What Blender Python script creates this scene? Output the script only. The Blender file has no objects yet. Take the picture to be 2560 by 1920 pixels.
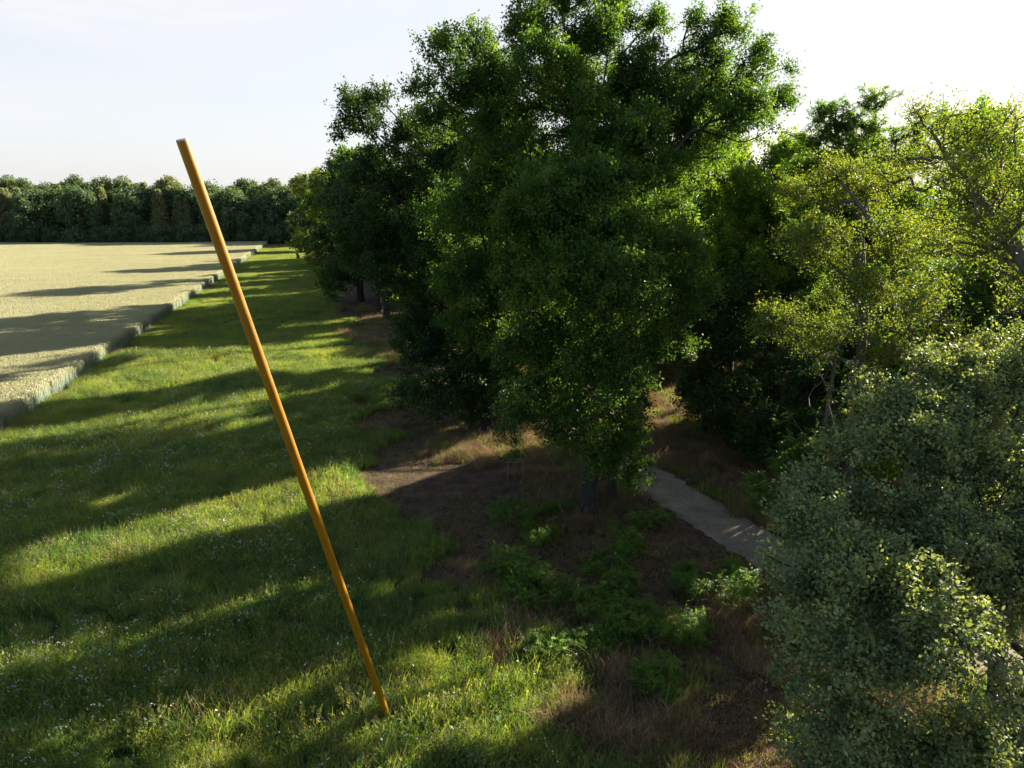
import bpy, math, random
import numpy as np
from mathutils import Vector

# ---------------------------------------------------------------- camera
SC = bpy.context.scene
COL = SC.collection
F = 1776.0                      # focal length in pixels of a 2560 wide picture
CH = 13.0                       # camera height
TH = math.atan(455 / F)         # pitch down
cam_d = bpy.data.cameras.new("camera")
cam = bpy.data.objects.new("camera", cam_d)
COL.objects.link(cam)
cam_d.sensor_width = 36.0
cam_d.lens = F / 2560 * 36.0
cam_d.clip_start = 0.1
cam_d.clip_end = 5000
cam.location = (0, 0, CH)
cam.rotation_euler = (math.pi / 2 - TH, 0, 0)
SC.camera = cam

# ---------------------------------------------------------------- light
SUN_AZ = math.radians(51.5)     # from +Y towards +X
SUN_EL = math.radians(21.0)
SDIR = np.array([math.sin(SUN_AZ) * math.cos(SUN_EL), math.cos(SUN_AZ) * math.cos(SUN_EL), math.sin(SUN_EL)])
sun_d = bpy.data.lights.new("sun", "SUN")
sun_d.energy = 5.0
sun_d.angle = math.radians(0.6)
sun_d.color = (1.0, 0.89, 0.72)
sun = bpy.data.objects.new("sun", sun_d)
COL.objects.link(sun)
sun.rotation_euler = Vector(SDIR).to_track_quat('Z', 'Y').to_euler()
sun.location = (60, 40, 60)

SC.view_settings.view_transform = 'Standard'
SC.view_settings.look = 'None'
SC.view_settings.gamma = 1
SC.view_settings.exposure = 2.15
SC.render.film_transparent = False
SC.cycles.max_bounces = 6
SC.cycles.diffuse_bounces = 3
SC.cycles.glossy_bounces = 2
SC.cycles.transmission_bounces = 4
SC.cycles.transparent_max_bounces = 4
SC.cycles.volume_bounces = 0
SC.cycles.caustics_reflective = False
SC.cycles.caustics_refractive = False
SC.cycles.sample_clamp_indirect = 4

world = bpy.data.worlds.new("World")
SC.world = world
world.use_nodes = True
nt = world.node_tree
nt.nodes.clear()
def N(nt, t, **kw):
    n = nt.nodes.new(t)
    for k, v in kw.items():
        if k == 'inp':
            for a, b in v.items():
                n.inputs[a].default_value = b
        else:
            setattr(n, k, v)
    return n
sky = N(nt, 'ShaderNodeTexSky', sky_type='NISHITA', sun_disc=False, sun_elevation=SUN_EL,
        sun_rotation=SUN_AZ, air_density=1.0, dust_density=1.6, ozone_density=1.0, altitude=100)
bg = N(nt, 'ShaderNodeBackground', inp={'Strength': 0.05})
out = N(nt, 'ShaderNodeOutputWorld')
tc = N(nt, 'ShaderNodeTexCoord')
mp = N(nt, 'ShaderNodeMapping')
mp.inputs['Scale'].default_value = (1.2, 1.2, 5.0)
mp.inputs['Rotation'].default_value = (0.0, 0.12, 0.3)
cn = N(nt, 'ShaderNodeTexNoise', inp={'Scale': 2.2, 'Detail': 7.0, 'Roughness': 0.58, 'Distortion': 0.6})
cr = N(nt, 'ShaderNodeValToRGB')
cr.color_ramp.elements[0].position = 0.38
cr.color_ramp.elements[0].color = (0.72, 0.72, 0.72, 1)
cr.color_ramp.elements[1].position = 0.68
cr.color_ramp.elements[1].color = (1.0, 1.0, 1.0, 1)
mixc = N(nt, 'ShaderNodeMix', data_type='RGBA')
hz = N(nt, 'ShaderNodeRGB')
hz.outputs[0].default_value = (4.2, 4.27, 4.45, 1)      # thin high cloud veil
nt.links.new(tc.outputs['Generated'], mp.inputs['Vector'])
nt.links.new(mp.outputs[0], cn.inputs['Vector'])
nt.links.new(cn.outputs['Fac'], cr.inputs['Fac'])
sxyz = N(nt, 'ShaderNodeSeparateXYZ')
nt.links.new(tc.outputs['Generated'], sxyz.inputs[0])
mr = N(nt, 'ShaderNodeMapRange', interpolation_type='SMOOTHSTEP', inp={'From Min': 0.25, 'From Max': 0.5, 'To Min': 1.0, 'To Max': 0.12})
nt.links.new(sxyz.outputs['Z'], mr.inputs['Value'])
vm = N(nt, 'ShaderNodeMath', operation='MULTIPLY')
nt.links.new(cr.outputs['Color'], vm.inputs[0]); nt.links.new(mr.outputs[0], vm.inputs[1])
# the veil glows on the sun's side of the sky and is thin opposite it
dp = N(nt, 'ShaderNodeVectorMath', operation='DOT_PRODUCT')
dp.inputs[1].default_value = (math.sin(SUN_AZ), math.cos(SUN_AZ), 0)
nt.links.new(tc.outputs['Generated'], dp.inputs[0])
mr2 = N(nt, 'ShaderNodeMapRange', interpolation_type='SMOOTHSTEP', inp={'From Min': -0.6, 'From Max': 0.0, 'To Min': 0.12, 'To Max': 1.0})
nt.links.new(dp.outputs['Value'], mr2.inputs['Value'])
vm2 = N(nt, 'ShaderNodeMath', operation='MULTIPLY')
nt.links.new(vm.outputs[0], vm2.inputs[0]); nt.links.new(mr2.outputs[0], vm2.inputs[1])
nt.links.new(vm2.outputs[0], mixc.inputs['Factor'])
nt.links.new(sky.outputs[0], mixc.inputs['A'])
nt.links.new(hz.outputs[0], mixc.inputs['B'])
nt.links.new(mixc.outputs['Result'], bg.inputs['Color'])
nt.links.new(bg.outputs[0], out.inputs['Surface'])

# ---------------------------------------------------------------- pixel helpers
CT, ST = math.cos(TH), math.sin(TH)
def P(px, py, t):
    a = (px - 1280) / F; b = (960 - py) / F
    return np.array([a * t, t * (CT + ST * b), CH + t * (CT * b - ST)])
def G(px, py, z=0.0):
    b = (960 - py) / F
    t = (CH - z) / (ST - CT * b)
    return P(px, py, t)
def to_px(p):
    y = p[:, 1]; z = p[:, 2] - CH
    dep = y * CT - z * ST
    up = y * ST + z * CT
    dep = np.where(dep < 0.5, 0.5, dep)
    return 1280 + F * p[:, 0] / dep, 960 - F * up / dep

def inpoly(x, y, poly):
    r = np.zeros(len(x), bool)
    n = len(poly)
    j = n - 1
    for i in range(n):
        xi, yi = poly[i]; xj, yj = poly[j]
        if yi != yj:
            c = ((yi > y) != (yj > y)) & (x < (xj - xi) * (y - yi) / (yj - yi) + xi)
            r ^= c
        j = i
    return r
# chosen sunlit ground patches; crowns are carved open so the low sun reaches them
SUN_PATCHES = [[tuple(G(*q)[:2]) for q in poly] for poly in [
    [(1060, 1160), (1130, 1115), (1260, 1095), (1290, 1112), (1180, 1160), (1020, 1215), (830, 1290), (600, 1345), (300, 1425), (0, 1510), (-60, 1520), (-60, 1410), (0, 1395), (300, 1325), (520, 1262), (760, 1208), (900, 1180)],
    [(975, 848), (970, 872), (700, 892), (560, 950), (330, 990), (90, 1020), (170, 975), (330, 905), (560, 875), (700, 850)],
    [(430, 798), (570, 785), (720, 782), (860, 785), (860, 798), (720, 800), (570, 806), (430, 815)],
    [(620, 918), (760, 905), (930, 912), (930, 940), (760, 950), (620, 940)],
    [(870, 1790), (990, 1735), (1060, 1690), (1150, 1645), (1290, 1635), (1380, 1655), (1460, 1740), (1450, 1800), (1380, 1830), (1270, 1930), (560, 1930), (640, 1880), (760, 1840)],
    [(-20, 1880), (120, 1850), (330, 1835), (420, 1860), (520, 1880), (480, 1930), (-20, 1930)],
    [(1640, 1540), (1720, 1500), (1880, 1520), (1900, 1580), (1720, 1600), (1660, 1690), (1560, 1700)],
    [(1590, 1070), (1640, 1020), (1720, 1010), (1710, 1050), (1640, 1085)],
    [(1560, 1170), (1620, 1150), (1640, 1170), (1600, 1195)],
    [(1800, 1330), (1900, 1310), (1900, 1340), (1830, 1350)],
    [(170, 1270), (260, 1245), (300, 1255), (200, 1300)],
    [(560, 1530), (700, 1490), (720, 1510), (600, 1560)],
]]
def keep_mask(p, rng, soft=0.16):
    """False for points that would shade one of the sunlit patches"""
    k = p[:, 2] / SDIR[2]
    g = p[:, :2] - SDIR[None, :2] * k[:, None]
    g = g + rng.normal(0, soft, g.shape)
    bad = np.zeros(len(p), bool)
    for poly in SUN_PATCHES:
        bad |= inpoly(g[:, 0], g[:, 1], poly)
    return ~(bad & (p[:, 2] > 0.9))

WINDOWS = []        # crowns kept sunlit by culling other trees' leaves: (lobes, tile noise threshold)
def window_mask(p, rng):
    k = p[:, 2:3] / SDIR[2]
    g = p[:, :2] - SDIR[None, :2] * k + rng.normal(0, 0.08, (len(p), 2))
    s2 = SDIR[:2] / np.linalg.norm(SDIR[:2]); n2 = np.array([-s2[1], s2[0]])
    bad = np.zeros(len(p), bool)
    for lobes, th, own in WINDOWS:
        hit = np.zeros(len(p), bool)
        for c, r in lobes:
            gc = c[:2] - SDIR[:2] * (c[2] / SDIR[2])
            d = g - gc
            hit |= ((d @ n2 / r) ** 2 + (d @ s2 / (r * 2.6)) ** 2 < 1) & ((p - c) @ SDIR > 0.3)
        bad |= hit & (vnoise(g[:, 0] * 1.0, g[:, 1] * 0.6, 0.7, 55) * 0.6 + vnoise(g[:, 0], g[:, 1], 2.3, 56) * 0.4 > th)
    return ~bad
# ---------------------------------------------------------------- mesh helpers
def quad_mesh(name, V, mats=(), attrs=None, smooth=False, midx=None):
    """V: (n,4,3) quads"""
    n = len(V)
    me = bpy.data.meshes.new(name)
    me.vertices.add(n * 4); me.loops.add(n * 4); me.polygons.add(n)
    me.vertices.foreach_set('co', np.ascontiguousarray(V, dtype=np.float32).ravel())
    me.loops.foreach_set('vertex_index', np.arange(n * 4, dtype=np.int32))
    me.polygons.foreach_set('loop_start', np.arange(0, n * 4, 4, dtype=np.int32))
    for m in mats: me.materials.append(m)
    if midx is not None: me.polygons.foreach_set('material_index', midx.astype(np.int32))
    me.update(calc_edges=True)
    for k, v in (attrs or {}).items():
        a = me.attributes.new(k, 'FLOAT', 'POINT')
        a.data.foreach_set('value', np.repeat(v, 4).astype(np.float32) if len(v) == n else v.astype(np.float32))
    if smooth: me.polygons.foreach_set('use_smooth', np.ones(n, bool))
    return me

def idx_mesh(name, V, Q, mats=(), attrs=None, smooth=False):
    me = bpy.data.meshes.new(name)
    V = np.asarray(V, np.float32); Q = np.asarray(Q, np.int32)
    me.vertices.add(len(V)); me.loops.add(Q.size); me.polygons.add(len(Q))
    me.vertices.foreach_set('co', V.ravel())
    me.loops.foreach_set('vertex_index', Q.ravel())
    me.polygons.foreach_set('loop_start', np.arange(0, Q.size, Q.shape[1], dtype=np.int32))
    for m in mats: me.materials.append(m)
    me.update(calc_edges=True)
    for k, v in (attrs or {}).items():
        a = me.attributes.new(k, 'FLOAT', 'POINT'); a.data.foreach_set('value', v.astype(np.float32))
    if smooth: me.polygons.foreach_set('use_smooth', np.ones(len(Q), bool))
    return me

def link(name, me, parent=None, loc=None):
    o = bpy.data.objects.new(name, me)
    COL.objects.link(o)
    if parent is not None: o.parent = parent
    if loc is not None: o.location = loc
    return o
def tag(o, label=None, cat=None, group=None, kind=None):
    if label: o['label'] = label
    if cat: o['category'] = cat
    if group: o['group'] = group
    if kind: o['kind'] = kind
    return o
def empty(name, loc):
    o = bpy.data.objects.new(name, None); COL.objects.link(o); o.location = loc
    o.empty_display_size = 0.5
    return o
def unit(v):
    return v / np.maximum(np.linalg.norm(v, axis=-1, keepdims=True), 1e-9)

def tubes(A, B, ra, rb, nsd=6):
    """prisms from A to B"""
    d = unit(B - A)
    h = np.where(np.abs(d[:, 2:3]) < 0.9, np.array([[0, 0, 1.0]]), np.array([[1.0, 0, 0]]))
    u = unit(np.cross(d, h)); w = np.cross(d, u)
    an = np.arange(nsd) * 2 * math.pi / nsd
    c, s = np.cos(an), np.sin(an)
    ring = u[:, None, :] * c[None, :, None] + w[:, None, :] * s[None, :, None]
    RA = A[:, None, :] + ring * ra[:, None, None]
    RB = B[:, None, :] + ring * rb[:, None, None]
    Q = np.stack([RA, np.roll(RA, -1, 1), np.roll(RB, -1, 1), RB], axis=2)
    return Q.reshape(-1, 4, 3)

# ---------------------------------------------------------------- materials
def mat(name):
    m = bpy.data.materials.new(name); m.use_nodes = True
    m.node_tree.nodes.clear()
    return m, m.node_tree
def ramp(nt, fac, stops):
    r = N(nt, 'ShaderNodeValToRGB')
    e = r.color_ramp.elements
    while len(e) < len(stops): e.new(0.5)
    for i, (p, c) in enumerate(stops):
        e[i].position = p; e[i].color = (*c, 1)
    nt.links.new(fac, r.inputs['Fac'])
    return r.outputs['Color']
def math_(nt, op, a, b=None, clamp=False):
    n = N(nt, 'ShaderNodeMath', operation=op, use_clamp=clamp)
    for i, v in enumerate((a, b)):
        if v is None: continue
        if isinstance(v, (int, float)): n.inputs[i].default_value = v
        else: nt.links.new(v, n.inputs[i])
    return n.outputs[0]
def wnoise(nt, scale, detail=3, rough=0.55, stretch=None, off=0):
    g = N(nt, 'ShaderNodeNewGeometry')
    v = g.outputs['Position']
    if stretch or off:
        mpn = N(nt, 'ShaderNodeMapping'); mpn.inputs['Scale'].default_value = stretch or (1, 1, 1)
        mpn.inputs['Location'].default_value = (off, off * 1.7, 0)
        nt.links.new(v, mpn.inputs['Vector']); v = mpn.outputs[0]
    n = N(nt, 'ShaderNodeTexNoise', inp={'Scale': scale, 'Detail': detail, 'Roughness': rough})
    nt.links.new(v, n.inputs['Vector'])
    return n.outputs['Fac']
def attr(nt, name):
    return N(nt, 'ShaderNodeAttribute', attribute_name=name).outputs['Fac']
def mixrgb(nt, fac, a, b, blend='MIX'):
    n = N(nt, 'ShaderNodeMix', data_type='RGBA', blend_type=blend)
    for k, v in (('Factor', fac), ('A', a), ('B', b)):
        if isinstance(v, (int, float)): n.inputs[k].default_value = v
        elif isinstance(v, tuple): n.inputs[k].default_value = (*v, 1)
        else: nt.links.new(v, n.inputs[k])
    return n.outputs['Result']

def leaf_mat(name, stops, trans=0.4, tcol=(1.5, 1.7, 0.5), rough=0.5, spec=0.35, fac=None):
    m, nt = mat(name)
    f = fac(nt) if fac else attr(nt, 'v')
    col = ramp(nt, f, stops)
    bs = N(nt, 'ShaderNodeBsdfPrincipled', inp={'Roughness': rough, 'Specular IOR Level': spec})
    nt.links.new(col, bs.inputs['Base Color'])
    tr = N(nt, 'ShaderNodeBsdfTranslucent')
    tcm = mixrgb(nt, 1.0, col, tcol, 'MULTIPLY')
    nt.links.new(tcm, tr.inputs['Color'])
    mx = N(nt, 'ShaderNodeMixShader', inp={'Fac': trans})
    nt.links.new(bs.outputs[0], mx.inputs[1]); nt.links.new(tr.outputs[0], mx.inputs[2])
    o = N(nt, 'ShaderNodeOutputMaterial'); nt.links.new(mx.outputs[0], o.inputs['Surface'])
    return m
def plain(name, col, rough=0.8, spec=0.3, noise=None, bump=0):
    m, nt = mat(name)
    bs = N(nt, 'ShaderNodeBsdfPrincipled', inp={'Roughness': rough, 'Specular IOR Level': spec})
    if noise:
        c = ramp(nt, wnoise(nt, noise[0], 5, 0.6, noise[1] if len(noise) > 1 else None), [(0.3, tuple(x * 0.55 for x in col)), (0.7, tuple(min(1, x * 1.35) for x in col))])
        nt.links.new(c, bs.inputs['Base Color'])
    else:
        bs.inputs['Base Color'].default_value = (*col, 1)
    o = N(nt, 'ShaderNodeOutputMaterial'); nt.links.new(bs.outputs[0], o.inputs['Surface'])
    return m

TR = (2.6, 2.5, 0.55)
M_oak = leaf_mat('oak_leaf', [(0.0, (0.022, 0.055, 0.016)), (0.5, (0.042, 0.09, 0.02)), (1.0, (0.095, 0.15, 0.024))], 0.44, TR, 0.58, 0.25)
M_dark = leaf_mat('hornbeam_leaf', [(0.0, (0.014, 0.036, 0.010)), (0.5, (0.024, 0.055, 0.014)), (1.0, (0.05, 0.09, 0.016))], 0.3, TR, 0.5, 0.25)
M_bright = leaf_mat('maple_leaf', [(0.0, (0.05, 0.10, 0.018)), (0.5, (0.09, 0.155, 0.024)), (1.0, (0.16, 0.21, 0.03))], 0.48, TR, 0.58, 0.2)
M_locust = leaf_mat('locust_leaf', [(0.0, (0.04, 0.095, 0.018)), (0.5, (0.075, 0.15, 0.024)), (1.0, (0.15, 0.22, 0.03))], 0.48, TR, 0.5, 0.25)
M_grey = leaf_mat('silvery_leaf', [(0.0, (0.075, 0.115, 0.06)), (0.45, (0.135, 0.18, 0.085)), (0.8, (0.22, 0.26, 0.10)), (1.0, (0.32, 0.33, 0.10))], 0.3, (2.2, 2.1, 0.6), 0.55, 0.3)
M_yell = leaf_mat('yellowing_leaf', [(0.0, (0.07, 0.12, 0.035)), (0.5, (0.115, 0.165, 0.04)), (1.0, (0.22, 0.23, 0.04))], 0.42, (2.0, 1.9, 0.4), 0.6, 0.15)
M_far = leaf_mat('far_leaf', [(0.0, (0.04, 0.075, 0.04)), (0.5, (0.08, 0.12, 0.05)), (1.0, (0.15, 0.19, 0.06))], 0.4, (1.6, 1.6, 0.7), 0.6, 0.2)
M_farbeech = leaf_mat('far_beech_leaf', [(0.0, (0.045, 0.085, 0.055)), (0.5, (0.08, 0.13, 0.07)), (1.0, (0.13, 0.18, 0.075))], 0.4, (1.6, 1.6, 0.6), 0.6, 0.2)
M_farpine = leaf_mat('larch_needle', [(0.0, (0.10, 0.125, 0.065)), (0.5, (0.165, 0.19, 0.09)), (1.0, (0.25, 0.265, 0.12))], 0.45, (1.4, 1.4, 0.7), 0.6, 0.2)
M_bark = plain('bark', (0.034, 0.029, 0.025), 0.9, 0.2, (6.0, (1, 1, 0.25)))
M_barkgrey = plain('grey_bark', (0.11, 0.095, 0.08), 0.9, 0.2, (6.0, (1, 1, 0.3)))

# ---------------------------------------------------------------- trees
def skeleton(trunk, anchors, rng, step=0.7, pathw=0.3):
    tp = [np.array(trunk[0], float)]
    for q in trunk[1:]:
        a = tp[-1]; q = np.array(q, float)
        n = max(1, int(np.linalg.norm(q - a) / step))
        for i in range(1, n + 1):
            tp.append(a + (q - a) * i / n)
    M = len(tp) + len(anchors) * 14 + 50
    pos = np.zeros((M, 3)); par = np.full(M, -1, int); pl = np.zeros(M)
    n = len(tp); pos[:n] = tp
    for i in range(1, n):
        par[i] = i - 1; pl[i] = pl[i - 1] + np.linalg.norm(pos[i] - pos[i - 1])
    first = max(1, int(n * 0.25))
    d = np.min(np.linalg.norm(anchors[:, None, :] - pos[None, :n, :], axis=2), axis=1) if len(anchors) * n < 4e7 else np.zeros(len(anchors))
    order = np.argsort(d)
    tips = np.zeros(len(anchors), int)
    for ai in order:
        a = anchors[ai]
        q = pos[first:n]
        dv = a - q
        dd = np.sqrt((dv ** 2).sum(1))
        cost = dd + pathw * pl[first:n] + 0.8 * np.maximum(0, q[:, 2] - a[2] + 0.2 * dd)
        j = first + int(np.argmin(cost))
        dist = dd[j - first]
        k = min(12, max(1, int(math.ceil(dist / step))))
        p0 = pos[j]
        pd = pos[j] - pos[par[j]] if par[j] >= 0 else np.array([0, 0, 1.0])
        pd = pd / (np.linalg.norm(pd) + 1e-9)
        c = p0 + pd * dist * 0.25 + (a - p0) * 0.25 + rng.normal(0, 0.06 * dist, 3)
        prev = j
        for s in range(1, k + 1):
            t = s / k
            pos[n] = (1 - t) ** 2 * p0 + 2 * t * (1 - t) * c + t * t * a
            par[n] = prev; pl[n] = pl[prev] + np.linalg.norm(pos[n] - pos[prev])
            prev = n; n += 1
        tips[ai] = prev
    return pos[:n], par[:n], tips

def branch_mesh(name, pos, par, tips, r_base, r_tip, material, minr=0.0, maxn=12):
    n = len(pos)
    cnt = np.zeros(n)
    np.add.at(cnt, tips, 1)
    for i in range(n - 1, 0, -1): cnt[par[i]] += cnt[i]
    cnt = np.maximum(cnt, 1)
    e = math.log(r_base / r_tip) / math.log(max(cnt[0], 3))
    r = r_tip * cnt ** e
    flare = 1 + 0.5 * np.exp(-np.maximum(pos[:, 2] - pos[0, 2], 0) / 0.35)
    r = r * np.where(r > r_base * 0.8, flare, 1)
    i = np.arange(1, n)
    i = i[r[i] >= minr]
    pa = par[i]
    thick = r[i] > 0.08
    out = []
    for sel, ns in ((thick, 10), (~thick, 4)):
        ii = i[sel]; pp = pa[sel]
        if len(ii): out.append(tubes(pos[pp], pos[ii] + (pos[ii] - pos[pp]) * 0.06, np.minimum(r[pp], r[ii] * 1.35), r[ii], ns))
    return quad_mesh(name, np.concatenate(out), [material], smooth=True)

def leaf_quads(p, d, nrm, L, W):
    s = unit(np.cross(d, nrm))
    L = L[:, None]; W = W[:, None]
    return np.stack([p, p + d * L * 0.45 + s * W, p + d * L, p + d * L * 0.45 - s * W], axis=1)

def foliage(anchors, center, rng, twigs=6, per=12, tl=0.55, L=0.12, W=0.035, mode='broad', up=0.8, droop=0.1, carve=True, off=None, windows=True):
    n = len(anchors)
    A = np.repeat(anchors, twigs, 0)
    cv = np.repeat(rng.random(n), twigs)
    outd = unit(A - center)
    d = unit(outd * 0.55 + rng.normal(0, 0.75, A.shape) + np.array([0, 0, 0.15]))
    base = A - d * tl * 0.25 + rng.normal(0, 0.1, A.shape)
    ln = tl * rng.uniform(0.5, 1.2, len(A))
    A2 = np.repeat(base, per, 0); D2 = np.repeat(d, per, 0); LN = np.repeat(ln, per)
    tt = np.tile((np.arange(per) + 0.5) / per, len(base))
    m = len(A2)
    if mode == 'pinnate':
        side = unit(np.cross(D2, np.repeat(unit(rng.normal(0, 0.35, base.shape) + np.array([0, 0, 1.0])), per, 0)))
        sg = np.where(np.arange(m) % 2 == 0, 1.0, -1.0)[:, None]
        p = A2 + D2 * (LN * tt)[:, None] - np.array([0, 0, 1.0]) * (tt ** 2 * LN * 0.35)[:, None]
        ld = unit(side * sg + D2 * 0.35 + rng.normal(0, 0.12, p.shape))
        nr = unit(rng.normal(0, 0.3, p.shape) + np.array([0, 0, 1.0]))
        ll = L * rng.uniform(0.8, 1.15, m) * (1.05 - 0.3 * tt)
    else:
        p = A2 + D2 * (LN * tt)[:, None] + rng.normal(0, 0.05 + 0.08 * tl, A2.shape)
        ld = unit(D2 * 0.5 + rng.normal(0, 0.8, p.shape) - np.array([0, 0, droop]))
        nr = unit(rng.normal(0, 0.6, p.shape) + np.array([0, 0, up]))
        ll = L * rng.uniform(0.6, 1.3, m)
    v = np.clip(np.repeat(cv, per) * 0.55 + rng.random(m) * 0.45, 0, 1)
    if carve:
        pw = p if off is None else p + off
        k = keep_mask(pw, rng)
        if windows: k &= window_mask(pw, rng)
        p, ld, nr, ll, v = p[k], ld[k], nr[k], ll[k], v[k]
    return leaf_quads(p, ld, nr, ll, ll * W / L), v

def lobe_points(lobes, n, rng, shell=0.45, zsq=0.85, fill=0.36):
    c = np.array([l[0] for l in lobes]); r = np.array([l[1] for l in lobes])
    w = r ** 2.2; w = w / w.sum()
    i = rng.choice(len(lobes), n, p=w)
    K = 13
    sd = unit(rng.normal(0, 1, (len(lobes), K, 3)) + [0, 0, 0.25]); srad = rng.random((len(lobes), K)) ** shell
    sc = c[:, None, :] + sd * (r[:, None] * srad)[..., None] * np.array([1, 1, zsq]) * 0.92
    p = sc[i, rng.integers(0, K, n)] + np.clip(rng.normal(0, 1, (n, 3)), -1.7, 1.7) * (0.28 * r[i] ** 0.75)[:, None] * np.array([1, 1, 0.75])
    u = rng.random(n) < fill          # the rest of the crown between the boughs
    dd = unit(rng.normal(0, 1, (n, 3))); q = c[i] + dd * (r[i] * rng.random(n) ** 0.4)[:, None] * np.array([1, 1, zsq])
    p[u] = q[u]
    p[:, 2] = np.maximum(p[:, 2], 0.35)
    return p, c[i]

def make_tree(name, label, cat, base, lobes, trunk, n, leafm, barkm, seed, r_base=0.3, r_tip=0.012, group=None,
              step=0.7, minr=0.0, shell=0.45, carve=True, zsq=0.85, fill=0.36, twigmesh=False, shared=False, **fk):
    rng = np.random.default_rng(seed)
    base = np.array([base[0], base[1], 0.0])
    an, cc = lobe_points(lobes, n, rng, shell, zsq, fill)
    if carve:
        k = keep_mask(an, rng, 0.2); an, cc = an[k], cc[k]
    pos, par, tips = skeleton([base - np.array([0, 0, 0.15])] + [np.array(q, float) for q in trunk], an, rng, step)
    root = empty(name, tuple(base))
    tag(root, label, cat, group)
    tm = branch_mesh('trunk', pos - base, par, tips, r_base, r_tip, barkm, minr)
    link('trunk', tm, root)
    ctr = np.repeat(cc * 0.6 + base * 0.4 + np.array([0, 0, 0.4]) * cc[:, 2:3] * 0.6, fk.get('twigs', 6), 0)
    V, v = foliage(an, ctr, rng, carve=carve, **fk)
    cm = quad_mesh('crown', V - base, [leafm], {'v': v})
    link('crown', cm, root)
    return root

def px_lobes(ls, rng, dt=2.0, squeeze=1.0):
    """lobes seen at a pixel, given their true distance; radius in pixels"""
    o = []
    for q in ls:
        px, py, rp, t = q
        tt = t + rng.uniform(-dt, dt)
        o.append((P(px, py, tt), rp * tt / F * squeeze))
    return o

# ---------------------------------------------------------------- terrain
rg = np.random.default_rng(5)
# border between green meadow (left) and the dry ground under the trees, walked from the camera outwards
BORD = np.array([G(*q)[:2] for q in [(1750, 1930), (1500, 1760), (1420, 1640), (1250, 1500), (1090, 1400), (960, 1310), (900, 1250), (905, 1140), (900, 1050),
                                     (960, 960), (970, 900), (960, 872), (860, 850), (900, 820), (820, 790), (830, 730), (800, 690), (770, 650), (745, 615)]])
def edge_field(y): return -30.4 - 0.25 * (y - 40.2)
_o = np.argsort(BORD[:, 1])
def border_x(y): return np.interp(y, BORD[_o, 1], BORD[_o, 0])
def vnoise(x, y, s, seed=0):
    """cheap smooth value noise"""
    r = np.random.default_rng(seed); T = r.random((256, 256))
    x = x / s + 1000.3; y = y / s + 1000.7
    xi = np.floor(x).astype(int); yi = np.floor(y).astype(int)
    fx = x - xi; fy = y - yi; fx = fx * fx * (3 - 2 * fx); fy = fy * fy * (3 - 2 * fy)
    g = lambda a, b: T[a % 256, b % 256]
    return (g(xi, yi) * (1 - fx) + g(xi + 1, yi) * fx) * (1 - fy) + (g(xi, yi + 1) * (1 - fx) + g(xi + 1, yi + 1) * fx) * fy
def dry_at(x, y):
    w = border_x(y) + (vnoise(x, y, 2.5, 3) - 0.5) * 5.0 + (vnoise(x, y, 0.8, 4) - 0.5) * 1.6
    d = np.clip((x - w) / 1.6 + 0.5, 0, 1)
    # thin brown margin beside the crop
    e = np.abs(x - (edge_field(y) + 0.2)) < 0.2 + vnoise(x, y, 4, 9) * 0.7
    return np.maximum(d, np.where(e & (y < 130), 0.75, 0))
PATH_C = [(-6.0, 64.0), (-1.6, 52.0), (2.8, 42.0), (6.1, 34.0), (8.5, 28.0), (10.4, 23.8), (14.6, 18.0), (19.5, 10.0), (23.0, 0.0)]
PATH_W = 1.3
def path_dist(x, y):
    best = np.full(np.shape(x), 1e9)
    for (x0, y0), (x1, y1) in zip(PATH_C[:-1], PATH_C[1:]):
        dx, dy = x1 - x0, y1 - y0
        t = np.clip(((x - x0) * dx + (y - y0) * dy) / (dx * dx + dy * dy), 0, 1)
        best = np.minimum(best, np.hypot(x - x0 - t * dx, y - y0 - t * dy))
    return best

def warp(n, near, far, k=5.0):
    u = np.linspace(-1, 1, n)
    return np.sinh(k * u) / np.sinh(k) * far
gx = np.sort(np.concatenate([np.arange(-60, 40, 0.6), -60 - np.geomspace(1, 2400, 50), 40 + np.geomspace(1, 2400, 50)]))
gy = np.sort(np.concatenate([np.arange(-5, 110, 0.6), -5 - np.geomspace(1, 600, 30), 110 + np.geomspace(1, 2800, 60)]))
X, Y = np.meshgrid(gx, gy, indexing='ij')
pd_ = path_dist(X, Y)
Z = (vnoise(X, Y, 6, 1) - 0.5) * 0.14 + (vnoise(X, Y, 1.6, 2) - 0.5) * 0.05 - 0.06
Z = np.where(pd_ < 2.3, -0.06, Z)
Z = np.where((np.abs(X) > 100) | (Y > 140), -0.05, Z)
dry = dry_at(X, Y)
nx, ny = len(gx), len(gy)
ii = np.arange(nx * ny).reshape(nx, ny)
Qg = np.stack([ii[:-1, :-1], ii[1:, :-1], ii[1:, 1:], ii[:-1, 1:]], -1).reshape(-1, 4)
mg, nt = mat('meadow_soil')
bs = N(nt, 'ShaderNodeBsdfPrincipled', inp={'Roughness': 0.95, 'Specular IOR Level': 0.1})
gc = ramp(nt, wnoise(nt, 0.5, 6, 0.65), [(0.3, (0.022, 0.036, 0.012)), (0.5, (0.035, 0.052, 0.016)), (0.7, (0.06, 0.07, 0.022))])
dc = ramp(nt, wnoise(nt, 1.4, 6, 0.65), [(0.3, (0.035, 0.024, 0.018)), (0.5, (0.075, 0.05, 0.035)), (0.7, (0.13, 0.085, 0.055))])
nt.links.new(mixrgb(nt, attr(nt, 'dry'), gc, dc), bs.inputs['Base Color'])
bmp = N(nt, 'ShaderNodeBump', inp={'Strength': 0.8, 'Distance': 0.12})
nt.links.new(wnoise(nt, 5, 6, 0.7), bmp.inputs['Height']); nt.links.new(bmp.outputs[0], bs.inputs['Normal'])
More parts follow.
